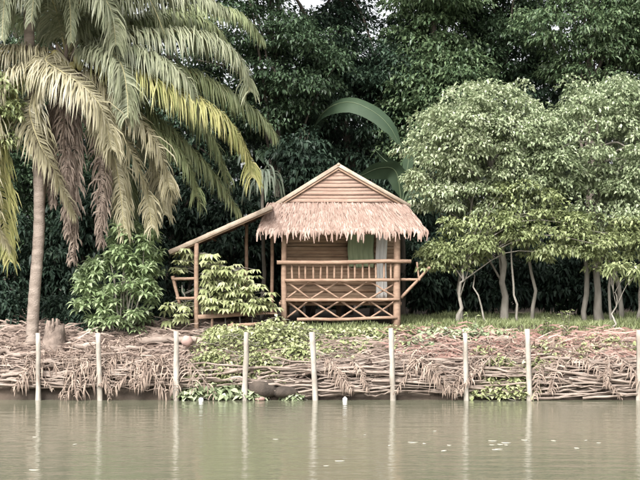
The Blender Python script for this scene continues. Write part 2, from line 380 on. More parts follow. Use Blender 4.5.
# front pent roof of thatch with a ragged fringe
YP = YF - .42
A0, A1 = W(268, 203, YG - .03), W(404, 203, YG - .03); B0, B1 = W(258, 230, YP), W(425, 229, YP)
P = [A0, A1, B1, B0, A0 - (0, 0, .07), A1 - (0, 0, .07), B1 - (0, 0, .06), B0 - (0, 0, .06)]
MB().add(P, None, [[3, 2, 1, 0], [4, 5, 6, 7], [0, 1, 5, 4], [1, 2, 6, 5], [2, 3, 7, 6], [3, 0, 4, 7]]).build('pent_roof', 'thatch_dark', hut)
def straws(mb, n, v0, v1, ln, wd_, sag, jit):
    u = rng.random(n); v = v0 + (v1 - v0) * rng.random(n)
    top = A0 + (A1 - A0) * u[:, None]; bot = B0 + (B1 - B0) * u[:, None]
    d = unit(bot - top); P0 = top + (bot - top) * v[:, None] + np.array((0, -.01, .02)) + rng.normal(size=(n, 3)) * (.01, .01, .012)
    l = ln * (.6 + .8 * rng.random(n))[:, None]; dx = rng.normal(size=n) * jit
    P1 = P0 + d * l * .6 + np.stack([dx * .5, 0 * dx, .015 + 0 * dx], 1); P2 = P1 + (d * (1 - sag) + np.array((0, 0, -1.)) * sag) * l * .5 + np.stack([dx, 0 * dx, 0 * dx], 1)
    wv = np.stack([wd_ * (.6 + .8 * rng.random(n)), .004 * rng.normal(size=n), .006 * rng.normal(size=n)], 1) / 2
    V = np.stack([P0 - wv, P0 + wv, P1 - wv, P1 + wv, P2 - wv * .45, P2 + wv * .45], 1).reshape(-1, 3)
    Q = (np.arange(n)[:, None, None] * 6 + np.array([[0, 1, 3, 2], [2, 3, 5, 4]])[None]).reshape(-1, 4)
    mb.add(V, None, Q)
mb = MB(); straws(mb, 4200, 0, .82, .2, .022, .05, .008); straws(mb, 1100, .62, .9, .22, .024, .35, .012)
o = mb.build('thatch', 'thatch', hut); o['kind'] = 'stuff'
mb = MB(); straws(mb, 620, .92, 1.0, .17, .034, .9, .02); straws(mb, 110, .94, 1.0, .36, .05, .96, .03)
n = 26                                              # fringe round the right and left ends
o = mb.build('thatch_fringe', 'thatch', hut); o['kind'] = 'stuff'
# lean-to roof running down to the left over the terrace
L0, L1 = W(272, 207, YF - .55), W(169, 252.5, YF - .55)
d = unit(L1 - L0)
beam('fascia', L0 + (0, -.04, 0), L1 + (0, -.04, 0), .06, .12, 'pale_wood', up=(0, 0, 1))
beam('fascia', L0 + (0, .02, -.085), L1 + (0, .02, -.085) - d * .1, .05, .05, 'wood')
for k in range(5):
    a = L0 + (L1 - L0) * (k / 5); b_ = L0 + (L1 - L0) * min(1, (k + 1.2) / 5); n_ = np.array((0, 0, .045)); h0 = .02 + .03 * 0; P = []
    for y in (YF - .49, YF + 2.6):
        for q, o_ in ((a, .05), (b_, .085), (b_, .03), (a, -.005)): P.append((q[0], y, q[2] + o_))
    MB().add(P, None, [[0, 1, 2, 3], [7, 6, 5, 4], [4, 5, 1, 0], [5, 6, 2, 1], [6, 7, 3, 2], [7, 4, 0, 3]]).build('thatch_panel', 'thatch_dark', hut)
for k in (0.3, .62, .95):
    q = L0 + (L1 - L0) * k; pole('purlin', (q[0], YF - .52, q[2] - .06), (q[0], YF + 2.6, q[2] - .06), .035)
# left terrace: posts, leaning bench back, deck edge boards
YT = YF - .55
def wl(px, Y=YT):                                   # underside of the lean-to above a pixel column
    q = (px - 272) / (169 - 272); return (L0 + (L1 - L0) * q)[2] - .08
def xpost(px, Y, r):
    x = W(px, 0, YT)[0]; pole('post', (x, Y, gz(x, Y) - .15), (x, Y, wl(px)), r)
for px, Y in ((196.5, YT), (244, YT + 1.6), (190, YT + 2.3), (270, YT + 1.6)): xpost(px, Y, .07 if Y == YT else .055)
pole('rail', W(172, 279, YT), W(197, 278.5, YT), .045); pole('rail', W(176, 298.5, YT), W(197, 298, YT), .045)
pole('bracket', W(172.5, 276, YT) + (0, .02, 0), W(179.5, 304, YT) + (0, .02, 0), .05)
pole('rail', W(224, 280, YT + 1.55), W(246, 279, YT + 1.55), .04)
pole('bracket', W(173, 276, YT + 1.9), W(180, 304, YT + 1.9), .05); pole('side_rail', W(172.5, 278, YT), W(172.5, 278, YT) + (0, 2.2, 0), .045)
TZ = W(0, 316, YT)[2]
beam('deck_edge', W(198, 317, YT) + (0, -.04, 0), W(263, 312.5, YT) + (0, -.04, 0), .06, .12)
for i in range(9):
    y = YF + .5 + i * .2; beam('deck_board', (W(178, 0, YT)[0], y, TZ + .0), (W(276, 0, YT)[0], y, TZ + .05), .18, .035)
beam('step', W(228, 325.5, YT - .45), W(261, 323.5, YT - .45), .24, .08)
for px in (212, 233, 256): x = W(px, 0, YT)[0]; pole('stilt', (x, YT - (.45 if px > 212 else 0), gz(x, YT) - .3), (x, YT - (.45 if px > 212 else 0), W(0, 322 if px > 212 else 305, YT)[2]), .04)
ck = cloth('cloth', W(232, 0, YT + 1.45)[0], W(245, 0, YT + 1.45)[0], W(0, 286, YT + 1.45)[2], W(0, 272.5, YT + 1.45)[2], YT + 1.45, 'pink', None, W(238, 286, YT + 1.45), amp=.03, waves=2)
tag(ck, 'small dull pink cloth hanging on the rail of the hut terrace', 'cloth')

# ------------------------------------------------------------------ palms
def frond(root, ctrl, m, n=95, Ll=.85, droop=1.0, wd=.042, rm='rachis', rr=.03, name='frond', base=None, label=None, start=.12, mess=.09):
    C = spline(ctrl, 40); seg = np.r_[0, np.cumsum(np.linalg.norm(np.diff(C, axis=0), axis=1))]
    Lf = seg[-1]; s = np.linspace(start, .995, n) * Lf
    P = np.stack([np.interp(s, seg, C[:, i]) for i in range(3)], 1); tg = unit(np.gradient(P, axis=0)); up = np.array((0, 0, 1.))
    S = np.cross(tg, up); bad = np.linalg.norm(S, axis=1) < .25; S[bad] = np.array((.8, -.6, 0)); S = unit(S)
    for i in range(1, n):                            # keep the sides from flipping on steep stretches
        if S[i] @ S[i - 1] < 0: S[i] = -S[i]
    U = unit(np.cross(S, tg)); U[U[:, 2] < 0] *= -1
    mb = MB(); f = s / Lf; prof = Ll * np.interp(f, [0, .15, .4, .7, 1], [.55, .8, 1, .85, .4])
    dn = np.array((0, 0, -1.))
    for sg in (-1, 1):
        l = (prof * (.85 + .3 * rng.random(n)))[:, None]; dr = (droop * (.75 + .5 * rng.random(n)))[:, None]
        jit = rng.normal(size=(n, 3)) * mess
        d0 = unit(S * sg * .95 + tg * .55 + U * .18 + jit); d1 = unit(d0 + dn * dr * .75 + jit); d2 = unit(d0 * .8 + dn * dr * 1.7 + jit)
        p0 = P; p1 = p0 + d0 * l * .28; p2 = p1 + d1 * l * .36; p3 = p2 + d2 * l * .38
        wv = []
        for dd in (d0, d1, d2): wv.append(unit(tg - dd * (tg * dd).sum(1, keepdims=True)))
        V = np.stack([p0 - wv[0] * wd * .3, p0 + wv[0] * wd * .3, p1 - wv[0] * wd * .5, p1 + wv[0] * wd * .5, p2 - wv[1] * wd * .42, p2 + wv[1] * wd * .42, p3], 1).reshape(-1, 3)
        i0 = np.arange(n)[:, None, None] * 7
        mb.add(V, (i0 + np.array([[4, 5, 6]])[None]).reshape(-1, 3), (i0 + np.array([[0, 1, 3, 2], [2, 3, 5, 4]])[None]).reshape(-1, 4))
    o = mb.build(name, m, root, base)
    rb = MB(); rb.tube(C, np.linspace(rr, rr * .22, 40), 6); rb.build('rachis', rm, o, smooth=True)
    if label: o['label'] = label
    return o
def palm_trunk(root, pts, r0, r1):
    P = spline(pts, 90); t_ = np.linspace(0, 1, 90)
    r = r0 + (r1 - r0) * t_ ** .6; r *= 1 + .035 * np.sin(np.arange(90) * 2.1); r[:4] *= [1.5, 1.3, 1.15, 1.05]
    mb = MB(); mb.tube(P, r, 14, rough=.012); mb.build('trunk', 'palm_trunk', root, smooth=True)
YA, YP2 = 42.0, 42.6
# palm A: trunk in view, crown above the picture
bx = W(31.5, 345, YA)
pa = empty('coconut_palm', (bx[0], YA, gz(bx[0], YA)), 'coconut palm with bare grey trunk at the left, crown above the picture', 'palm tree', 'coconut palms')
palm_trunk(pa, [(bx[0], YA, gz(bx[0], YA) - .2), W(34, 300, YA), W(39, 230, YA), W(38, 160, YA), W(31, 80, YA), W(29, 0, YA), W(33, -45, YA)], .175, .14)
ca = W(33, -48, YA)
def generic(c, az, el, L, dr, Y0=0):
    h = np.array((math.cos(az), math.sin(az), 0)); P = [c]
    e = el; p_ = np.array(c, float)
    for k in range(5):
        p_ = p_ + (h * math.cos(e) + np.array((0, 0, math.sin(e)))) * L / 5; P.append(p_.copy()); e -= dr * (.6 + .25 * k)
    return P
for k in range(17):
    az = k * 2.399 + .4; el = random.uniform(.1, 1.2)
    frond(pa, generic(ca, az, el, random.uniform(3.6, 4.6), random.uniform(.28, .5)), random.choice(['palm_green', 'palm_grey', 'palm_grey']), n=170, Ll=1.1, wd=.042, droop=1.35, mess=.14)
def pix(c0, pts, Y): return [c0] + [W(x, y, Y + dy) for x, y, dy in pts]
frond(pa, pix(ca, [(20, -55, -.5), (8, -30, -.9), (4, 5, -1.0), (2, 40, -1.1)], YA), 'palm_grey', droop=1.2, Ll=.7)
frond(pa, pix(ca, [(52, -50, -.5), (66, -25, -.9), (70, 5, -1.0), (71, 42, -1.0)], YA), 'palm_grey', droop=1.2, Ll=.6)
frond(pa, pix(ca, [(38, -60, -.7), (36, -35, -1.3), (34, -5, -1.5), (31, 22, -1.5)], YA), 'palm_grey', droop=1.2, Ll=.7)
frond(pa, pix(ca, [(80, -50, -.3), (125, -30, -.3), (150, 0, -.2), (165, 35, -.1)], YA), 'palm_grey', droop=1.2)
# palm B: crown with coconuts in view
YB2 = 43.1; bx = W(34, 338, YB2)
pb = empty('coconut_palm', (bx[0], YB2, gz(bx[0], YB2)), 'coconut palm with coconuts, spreading green and yellowing fronds and dead brown skirts', 'palm tree', 'coconut palms')
cb = W(66, 56, YP2)
palm_trunk(pb, [(bx[0], YB2, gz(bx[0], YB2) - .2), W(35, 290, YB2), W(40, 210, YB2), W(50, 130, YB2 - .2), cb], .13, .12)
FR = [  # (material, droop, leaflet length, points)
 ('palm_grey', 1.0, .8, [(85, 50, -.3), (105, 50, -.8), (121, 64, -1.2), (127, 92, -1.4), (128, 118, -1.5)]),
 ('palm_grey', 1.25, .95, [(95, 42, 0), (140, 33, .1), (190, 32, .1), (225, 45, .1), (244, 68, .1), (250, 92, .1)]),
 ('palm_green', 1.25, .95, [(95, 52, .4), (140, 58, .8), (190, 72, 1), (228, 92, 1.1), (262, 118, 1.2), (275, 135, 1.2)]),
 ('palm_yellow', 1.25, 1.0, [(100, 62, -.3), (145, 76, -.6), (188, 97, -.8), (222, 117, -.9), (246, 152, -.9), (252, 178, -.9)]),
 ('palm_tan', 1.2, .8, [(95, 75, -.3), (122, 102, -.6), (143, 125, -.8), (160, 152, -.9), (172, 195, -.9)]),
 ('palm_green', 1.2, .9, [(90, 70, .4), (130, 95, .9), (170, 130, 1.1), (205, 165, 1.2), (238, 210, 1.2)]),
 ('palm_tan', 1.1, .75, [(88, 85, -.4), (112, 118, -.8), (130, 150, -1), (146, 190, -1.0), (152, 228, -1.0)]),
 ('palm_tan', 1.35, 1.0, [(52, 55, -.6), (46, 61, -1.2), (62, 72, -1.9), (85, 88, -2.3), (102, 110, -2.5), (112, 150, -2.5)]),
 ('palm_tan', 1.25, .9, [(45, 50, -.3), (20, 48, -.6), (-10, 54, -.8), (-40, 80, -.8), (-55, 120, -.8)]),
 ('palm_tan', 1.2, .75, [(48, 75, -.5), (30, 105, -.9), (38, 140, -1.2), (55, 172, -1.3), (74, 214, -1.3)]),
 ('palm_yellow', 1.2, .85, [(45, 65, -.4), (15, 85, -.8), (-2, 125, -1), (-3, 170, -1), (4, 225, -1.0), (10, 262, -1)]),
 ('palm_tan', 1.2, .8, [(40, 62, -.6), (5, 75, -1.2), (-12, 130, -1.4), (-14, 200, -1.4), (8, 245, -1.4)]),
 ('palm_grey', 1.1, .9, [(80, 30, 0), (110, 5, 0), (150, -8, 0), (195, -5, 0), (225, 10, 0)]),
 ('palm_green', 1.1, .9, [(82, 38, .5), (120, 22, 1), (165, 15, 1.3), (205, 22, 1.4), (230, 45, 1.4)]),
 ('palm_grey', 1.1, .85, [(60, 25, -.3), (52, 0, -.7), (36, -12, -1.0), (15, -4, -1.2), (3, 25, -1.2)]),
 ('palm_grey', 1.1, .85, [(72, 22, -.5), (84, -4, -1.0), (100, -6, -1.4), (112, 14, -1.6), (116, 45, -1.6)]),
 ('palm_green', 1.1, .85, [(66, 20, .6), (70, -20, 1.4), (90, -40, 2.2), (120, -35, 2.8)]),
 ('palm_green', 1.1, .85, [(50, 35, .6), (20, 10, 1.4), (-20, 5, 2.2), (-60, 25, 2.6)]),
 ('palm_green', 1.15, .85, [(75, 75, .8), (100, 110, 1.8), (120, 160, 2.2), (130, 215, 2.3)]),
 ('palm_tan', 1.2, .7, [(92, 95, -.2), (108, 135, -.5), (118, 175, -.6), (125, 235, -.6)]),
 ('palm_green', 1.2, .8, [(100, 90, .1), (150, 125, .2), (185, 160, .2), (200, 205, .2)]),
 ('palm_green', 1.2, .9, [(100, 60, .6), (145, 75, 1.2), (185, 105, 1.5), (215, 145, 1.6), (228, 185, 1.6)]),
 ('palm_grey', 1.2, .9, [(95, 45, -.3), (130, 48, -.6), (165, 62, -.8), (190, 85, -.9), (203, 120, -.9)]),
 ('palm_green', 1.2, .9, [(90, 35, .8), (135, 20, 1.5), (190, 8, 1.9), (235, 12, 2), (262, 38, 2)]),
 ('palm_tan', 1.2, .8, [(95, 80, .2), (128, 112, .3), (152, 150, .3), (165, 215, .3)]),
 ('palm_grey', 1.2, .9, [(85, 60, .2), (112, 78, .5), (136, 112, .7), (150, 160, .7)]),
 ('hangfrond', 1.6, .5, [(72, 85, -.45), (75, 130, -.6), (74, 190, -.6), (73, 262, -.6)]),
 ('hangfrond', 1.6, .45, [(66, 85, -.5), (64, 130, -.65), (66, 180, -.65), (68, 235, -.65)]),
 ('hangfrond', 1.6, .5, [(82, 80, -.4), (98, 125, -.55), (101, 180, -.55), (101, 245, -.55)]),
 ('hangfrond', 1.6, .4, [(60, 80, -.3), (52, 120, -.4), (51, 165, -.4), (53, 205, -.4)]),
]
for m, dr, Ll, pts in FR:
    dead = m == 'hangfrond'
    frond(pb, pix(cb, pts, YP2), m, n=210, droop=dr * (1.3 if not dead else 1.6), Ll=Ll * (1.4 if not dead else 1.3), wd=.042 if not dead else .045, mess=.14 if not dead else .35, rm='rachis' if not dead else 'hangfrond', label='dead brown frond hanging straight down' if dead else None)
for (px, py, dy) in ((50, 58, -.4), (55, 55, -.45), (60, 60, -.5), (64, 65, -.45), (57, 66, -.5), (77, 60, -.4), (80, 66, -.4), (72, 67, -.45)):
    c = W(px, py, YP2 + dy); ph = np.linspace(0, np.pi, 9)
    mb = MB(); mb.tube([c + (0, 0, .15 * math.cos(a)) for a in ph], np.maximum(.002, .115 * np.sin(ph) * (1 + .12 * np.cos(ph))), 10, rough=.02)
    mb.build('coconut', 'coconut', pb, smooth=True)
mb = MB()
for k in range(9):                                # brown fibre and old leaf bases round the heart of the crown
    a = k * .7; q = cb + np.array((math.cos(a) * .13, math.sin(a) * .13, -.35)); mb.tube([q, q + (math.cos(a) * .16, math.sin(a) * .16, .35), q + (math.cos(a) * .3, math.sin(a) * .3, .62)], [.07, .06, .03], 6, rough=.1)
mb.build('leaf_base', 'hangfrond', pb)

# ------------------------------------------------------------------ trees
def B(px, py, Y, rx, ry, rd): return (W(px, py, Y), (M(rx, Y), rd, M(ry, Y)))
def gp(px, Y): x = W(px, 0, Y)[0]; return np.array((x, Y, gz(x, Y) - .05))
GB = 'tall trees of the wood behind the hut'
BT = [
 ('dark broadleaf tree with straight dark trunk rising behind the hut roof', 269, 50, (273, -60), .17, 'dark', [(232, 30, 50, 46, 1.8), (300, 62, 48, 50, 1.8), (262, 112, 46, 42, 1.6), (262, -55, 90, 48, 2.5)], 1.0),
 ('dark tree with drooping leaves directly above the hut ridge', 345, 53, (340, -50), .2, 'dark2', [(325, 55, 46, 44, 2), (352, 118, 62, 52, 2.2), (330, -50, 70, 42, 2.5), (398, 78, 36, 44, 1.8), (402, 30, 14, 12, 1.0), (346, 12, 12, 12, 1.0), (380, -16, 30, 14, 1.2)], 1.0),
 ('mid green tree with hanging leaves left of the bright domed tree', 436, 51.5, (436, -50), .18, 'mid', [(432, 66, 40, 56, 1.6), (412, 130, 28, 50, 1.5), (440, -8, 46, 30, 1.8), (452, 95, 38, 44, 1.5)], 1.1),
 ('dark tree with slim trunk showing above the bright domed tree', 494, 54, (493, -50), .18, 'dark', [(505, 58, 52, 36, 2), (470, 42, 40, 30, 1.6), (520, -55, 95, 42, 2.5), (518, 6, 26, 24, 1.4), (470, 0, 20, 20, 1.2)], 1.0),
 ('pale grey green tree filling the top right corner', 585, 51, (590, -40), .2, 'mid', [(575, 22, 58, 34, 1.8), (628, 30, 46, 42, 1.8), (600, 72, 50, 28, 1.6), (610, -45, 90, 40, 2.4)], 1.0),
 ('dark tree at the right edge behind the bright trees', 655, 53, (655, -40), .2, 'dark2', [(640, 92, 50, 50, 2), (560, 100, 56, 40, 1.8), (670, 20, 50, 50, 2)], 1.0),
 ('dark tree behind the right hand fronds of the coconut palm', 170, 52, (172, -50), .2, 'dark2', [(160, 70, 56, 60, 2), (205, 130, 52, 52, 1.8), (170, -40, 70, 45, 2.4), (150, 165, 50, 45, 1.8)], 1.0),
 ('dark tree at the left edge behind the palm trunk', 12, 51, (14, -50), .2, 'dark', [(15, 70, 60, 70, 2), (60, 160, 50, 60, 1.8), (0, 180, 50, 60, 1.8), (60, 10, 60, 60, 2.2)], 1.0),
]
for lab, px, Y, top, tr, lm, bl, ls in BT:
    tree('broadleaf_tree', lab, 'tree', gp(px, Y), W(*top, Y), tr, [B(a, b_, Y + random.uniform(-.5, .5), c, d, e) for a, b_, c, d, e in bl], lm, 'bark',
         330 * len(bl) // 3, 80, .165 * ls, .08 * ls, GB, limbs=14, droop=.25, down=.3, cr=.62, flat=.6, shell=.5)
# dim shrubs of the understorey
US = [(-5, 250, 40, 62, 48.2), (52, 262, 36, 50, 49), (140, 262, 40, 52, 48.4), (190, 210, 40, 50, 49.2), (238, 222, 36, 60, 48.2), (275, 250, 30, 60, 49.4), (160, 200, 38, 40, 50),
      (312, 190, 40, 60, 50), (372, 190, 40, 55, 50), (425, 262, 32, 50, 49), (462, 275, 32, 42, 50), (505, 272, 34, 46, 49.6), (548, 270, 34, 46, 50.2), (592, 272, 34, 46, 49.6), (640, 268, 34, 50, 50), (410, 200, 30, 50, 50.4), (90, 215, 36, 48, 49.5), (110, 290, 36, 36, 47.6), (2, 316, 30, 30, 44.2), (62, 314, 22, 26, 44.4), (160, 312, 22, 22, 45), (90, 322, 18, 18, 43.9), (302, 158, 26, 34, 48.8)]
POSN = ['palm trunk at the left edge', 'two palms', 'leafy light green shrub', 'lean-to roof', 'terrace of the hut', 'left porch post', 'dead fronds', 'gable', 'right roof slope']
for i, (px, py, rx, ry, Y) in enumerate(US):
    where = ('at the left edge behind the palm trunk', 'behind the left palm trunk', 'behind the light green shrub', 'behind the lean-to roof', 'in the shade behind the terrace', 'between terrace and porch',
             'behind the end of the lean-to roof', 'behind the gable, left of the ridge', 'behind the gable, right of the ridge', 'just right of the porch post', 'behind the thin leaning trunk', 'in the dark under the bright domed tree',
             'behind the slim trunks right of the dome', 'in the dark among the right hand trunks', 'in the dark at the right edge', 'under the mid green hanging tree', 'behind the dead palm fronds', 'low behind the shrub base', 'low at the left edge behind the palm foot', 'low behind the tree stump', 'low at the left end of the terrace', 'low between stump and light green shrub', 'rising just left of the roof ridge, under the arching banana leaf')[i]
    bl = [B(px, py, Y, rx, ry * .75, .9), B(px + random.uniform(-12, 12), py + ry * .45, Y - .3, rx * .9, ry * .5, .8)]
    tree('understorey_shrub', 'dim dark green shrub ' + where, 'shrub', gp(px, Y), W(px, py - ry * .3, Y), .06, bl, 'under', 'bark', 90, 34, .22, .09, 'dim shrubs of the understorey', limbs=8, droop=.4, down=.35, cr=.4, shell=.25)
# far wood: one mass
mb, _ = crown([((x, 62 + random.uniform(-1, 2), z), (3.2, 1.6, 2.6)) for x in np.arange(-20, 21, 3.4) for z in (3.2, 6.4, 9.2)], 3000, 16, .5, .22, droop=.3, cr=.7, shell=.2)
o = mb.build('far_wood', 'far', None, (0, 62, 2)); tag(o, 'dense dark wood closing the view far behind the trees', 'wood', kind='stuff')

# bright trees on the right
GR = 'bright leafy trees right of the hut'
Yd = 45.2
tree('bright_tree', 'round domed tree with pale drooping leaves just right of the hut roof', 'tree', gp(504, Yd), W(492, 150, Yd), .11,
     [B(478, 146, Yd, 60, 56, 1.7), B(432, 185, Yd - .3, 26, 30, .9), B(455, 138, Yd - .4, 38, 40, 1.2), B(510, 130, Yd, 45, 40, 1.4), B(488, 108, Yd, 34, 22, 1), B(470, 205, Yd - .2, 40, 30, 1.2), B(520, 190, Yd, 40, 30, 1.2)], 'bright', 'greybark', 300, 110, .125, .07, GR, limbs=16, droop=.25, down=.45, cr=.46, shell=.66, flat=.75, out=1.1,
     extra_trunks=[(gp(462, Yd - .4), W(474, 190, Yd - .3), .055), (gp(532, Yd), W(525, 190, Yd), .06)])
Ye = 45.6
tree('bright_tree', 'wide tree with pale leaves at the right edge, growing over several grey trunks', 'tree', gp(600, Ye), W(598, 130, Ye), .12,
     [B(590, 150, Ye, 62, 50, 1.6), B(640, 165, Ye, 50, 60, 1.6), B(548, 170, Ye - .2, 40, 46, 1.2), B(610, 105, Ye, 44, 24, 1.2), B(625, 215, Ye - .4, 48, 34, 1.2)], 'bright2', 'greybark', 270, 110, .125, .07, GR, limbs=16, droop=.25, down=.45, cr=.46, shell=.62, flat=.75, out=1.1,
     extra_trunks=[(gp(585, Ye), W(590, 200, Ye), .09), (gp(622, Ye + .3), W(615, 190, Ye), .08), (gp(637, Ye), W(645, 190, Ye), .07), (gp(612, Ye - .3), W(606, 210, Ye - .2), .05)])
Yf = 44.2
tree('bright_tree', 'low spreading yellow green tree with a thin leaning trunk beside the porch', 'tree', gp(458, Yf), W(470, 235, Yf), .06,
     [B(458, 248, Yf, 34, 27, .9), B(502, 236, Yf, 42, 26, .9), B(548, 238, Yf, 40, 28, .9), B(525, 205, Yf + .2, 40, 24, .8), B(595, 240, Yf + .3, 42, 28, .8), B(635, 235, Yf + .3, 30, 26, .8), B(440, 262, Yf - .1, 16, 16, .5)], 'yellowgreen', 'greybark', 170, 80, .135, .075, GR, limbs=12, droop=.25, down=.4, cr=.42, shell=.4, flat=.65, out=1.1,
     extra_trunks=[(gp(518, Yf + .2), W(512, 235, Yf), .04), (gp(486, Yf), W(462, 246, Yf), .03)])
Yh = 43.0
tree('sapling', 'slim sapling with a flat leafy top near the right edge of the bank', 'sapling', gp(608, Yh), W(612, 278, Yh), .03, [B(632, 274, Yh, 22, 10, .4), B(614, 270, Yh, 12, 8, .3)], 'yellowgreen', 'greybark', 26, 16, .2, .07, None, limbs=5, droop=.3, cr=.2, shell=.2)
tree('leafy_tree', 'yellow green leafy tree poking in at the left edge before the palm', 'tree', gp(-60, 41.6), W(-40, 120, 41.6), .08, [B(2, 102, 41.3, 20, 26, .6), B(-30, 110, 41.6, 34, 40, 1), B(8, 140, 41.3, 10, 12, .3)], 'yellowgreen', 'greybark', 110, 18, .2, .08, None, limbs=8, droop=.3, cr=.24, shell=.3)
# thin liana and slim trunks in the shade
for px, px2, y2, Y, r, lab in ((205, 243, -10, 49, .035, 'thin dark climbing stem leaning left of the straight dark trunk'),):
    pole('climbing_stem', W(288, 90, Y), W(px + 40, -20, Y), r, 'bark', parent=None, amp=.3, base=W(288, 90, Y)).update_tag()
    o = bpy.data.objects['climbing_stem']; tag(o, lab, 'vine')

# ------------------------------------------------------------------ banana and strap plants
def big_leaf(root, ctrl, wmax, m='banana', name='leaf', nn=22, tear=.3, roll=0.):
    C = spline(ctrl, nn); tg = unit(np.gradient(C, axis=0)); S = unit(np.cross(tg, (0, 0, 1.)) + 1e-4); V = []
    f = np.linspace(0, 1, nn); wv = wmax * np.interp(f, [0, .06, .2, .5, .8, .95, 1], [.02, .04, .75, 1, .8, .35, .02])
    for i in range(nn):
        U = np.cross(S[i], tg[i])
        for k in (-1, -.5, 0, .5, 1):
            e = wv[i] * (1 + (rng.normal() * tear * .12 if abs(k) == 1 else 0))
            V.append(C[i] + (S[i] * math.cos(roll) + U * math.sin(roll)) * k * e * .5 + np.array((0, 0, -1)) * (abs(k) ** 1.5) * wv[i] * .16 + U * (.02 if k else 0))
    I = (np.arange(nn - 1)[:, None] * 5 + np.arange(4)[None]).ravel()
    o = MB().add(V, None, np.stack([I, I + 1, I + 6, I + 5], 1)).build(name, m, root, smooth=True)
    rb = MB(); rb.tube(C, np.linspace(.03, .006, nn), 6); rb.build('midrib', 'banana_rib' if m == 'banana' else 'strap', o, smooth=True)
def banana(label, px, Y, leafs, stem_top, group='banana plants behind the hut'):
    root = empty('banana_plant', gp(px, Y), label, 'banana plant', group)
    mb = MB(); mb.tube(wobble(gp(px, Y), W(*stem_top, Y), 8, .05), np.linspace(.13, .06, 8), 9, rough=.04); mb.build('stem', 'bark', root, smooth=True)
    for pts, w_ in leafs: big_leaf(root, [W(*stem_top, Y)] + [W(a, b_, Y + c) for a, b_, c in pts], w_, roll=-.95)
banana('banana plant with one big arching leaf above the right roof slope', 309, 50.6, [([(316, 124, -.8), (329, 108, -1.6), (350, 102, -2.0), (374, 112, -2.2), (390, 127, -2.3), (400, 146, -2.3)], .66), ([(300, 132, .2), (288, 128, .4), (276, 140, .5)], .45), ([(314, 130, .4), (322, 112, .8), (336, 92, 1.2)], .45)], (309, 150))
banana('banana plant with broad leaves just behind the right roof slope', 402, 48, [([(396, 172, -.2), (380, 168, -.4), (360, 176, -.5)], .7), ([(408, 165, 0), (412, 140, 0), (408, 112, .1)], .45), ([(400, 172, .3), (385, 160, .5), (375, 150, .8)], .5), ([(412, 190, 0), (424, 196, 0), (430, 214, 0)], .45)], (402, 205))
st = empty('strap_leaf_plant', gp(262, 45.9), 'pale strappy leaved plant drooping at the left of the hut roof', 'plant')
mb = MB(); tp = W(263, 172, 45.9); mb.tube(wobble(gp(262, 45.9), tp, 10, .1), np.linspace(.07, .04, 10), 8); mb.build('stem', 'greybark', st, smooth=True)
for k in range(30):
    a = random.uniform(0, 6.28); L = random.uniform(.7, 1.1); h = np.array((math.cos(a), math.sin(a), 0)); up = random.uniform(.2, .9)
    c = tp + (0, 0, -random.uniform(0, .5))
    big_leaf(st, [c, c + h * L * .25 + (0, 0, L * .3 * up), c + h * L * .5 + (0, 0, L * .12 * up), c + h * L * .62 + (0, 0, -L * .5)], .085, 'strap', 'leaf', 10, 0)

# ------------------------------------------------------------------ shrubs near the hut
Ys = 42.7
sh = empty('leafy_shrub', gp(118, Ys), 'tall light green shrub with rosettes of upright leaves between palm and terrace', 'shrub')
mb = MB(); sb = MB(); base = gp(118, Ys)
ros = []
for (px, py, rx, ry, k) in ((118, 292, 40, 38, 95), (135, 250, 26, 26, 50), (122, 232, 16, 14, 14), (95, 290, 22, 30, 26), (148, 262, 18, 30, 22), (118, 322, 30, 14, 16), (85, 270, 12, 14, 8)):
    for _ in range(k):
        a = random.uniform(0, 6.28); r_ = math.sqrt(random.random()); ros.append(W(px + math.cos(a) * r_ * rx, py + math.sin(a) * r_ * ry, Ys + random.uniform(-.9, .9) * math.sqrt(max(.05, 1 - r_ * r_))))
for c in ros:
    n = 17; a = np.arange(n) * 2.4 + random.random() * 6; el = np.linspace(-.5, .75, n)
    D = np.stack([np.cos(a) * np.cos(el), np.sin(a) * np.cos(el), np.sin(el)], 1)
    leaves(mb, np.repeat(c[None], n, 0) + rng.normal(size=(n, 3)) * .02, D, .23 + .1 * rng.random(n), .088, .25, .2, .6)
    if random.random() < .12: sb.tube(spline([base + rng.normal(size=3) * (.15, .15, 0), (base + c) / 2 + rng.normal(size=3) * .15, c], 7), np.linspace(.028, .01, 7), 5)
mb.build('foliage', 'shrub', sh); sb.build('stem', 'greybark', sh, smooth=True)

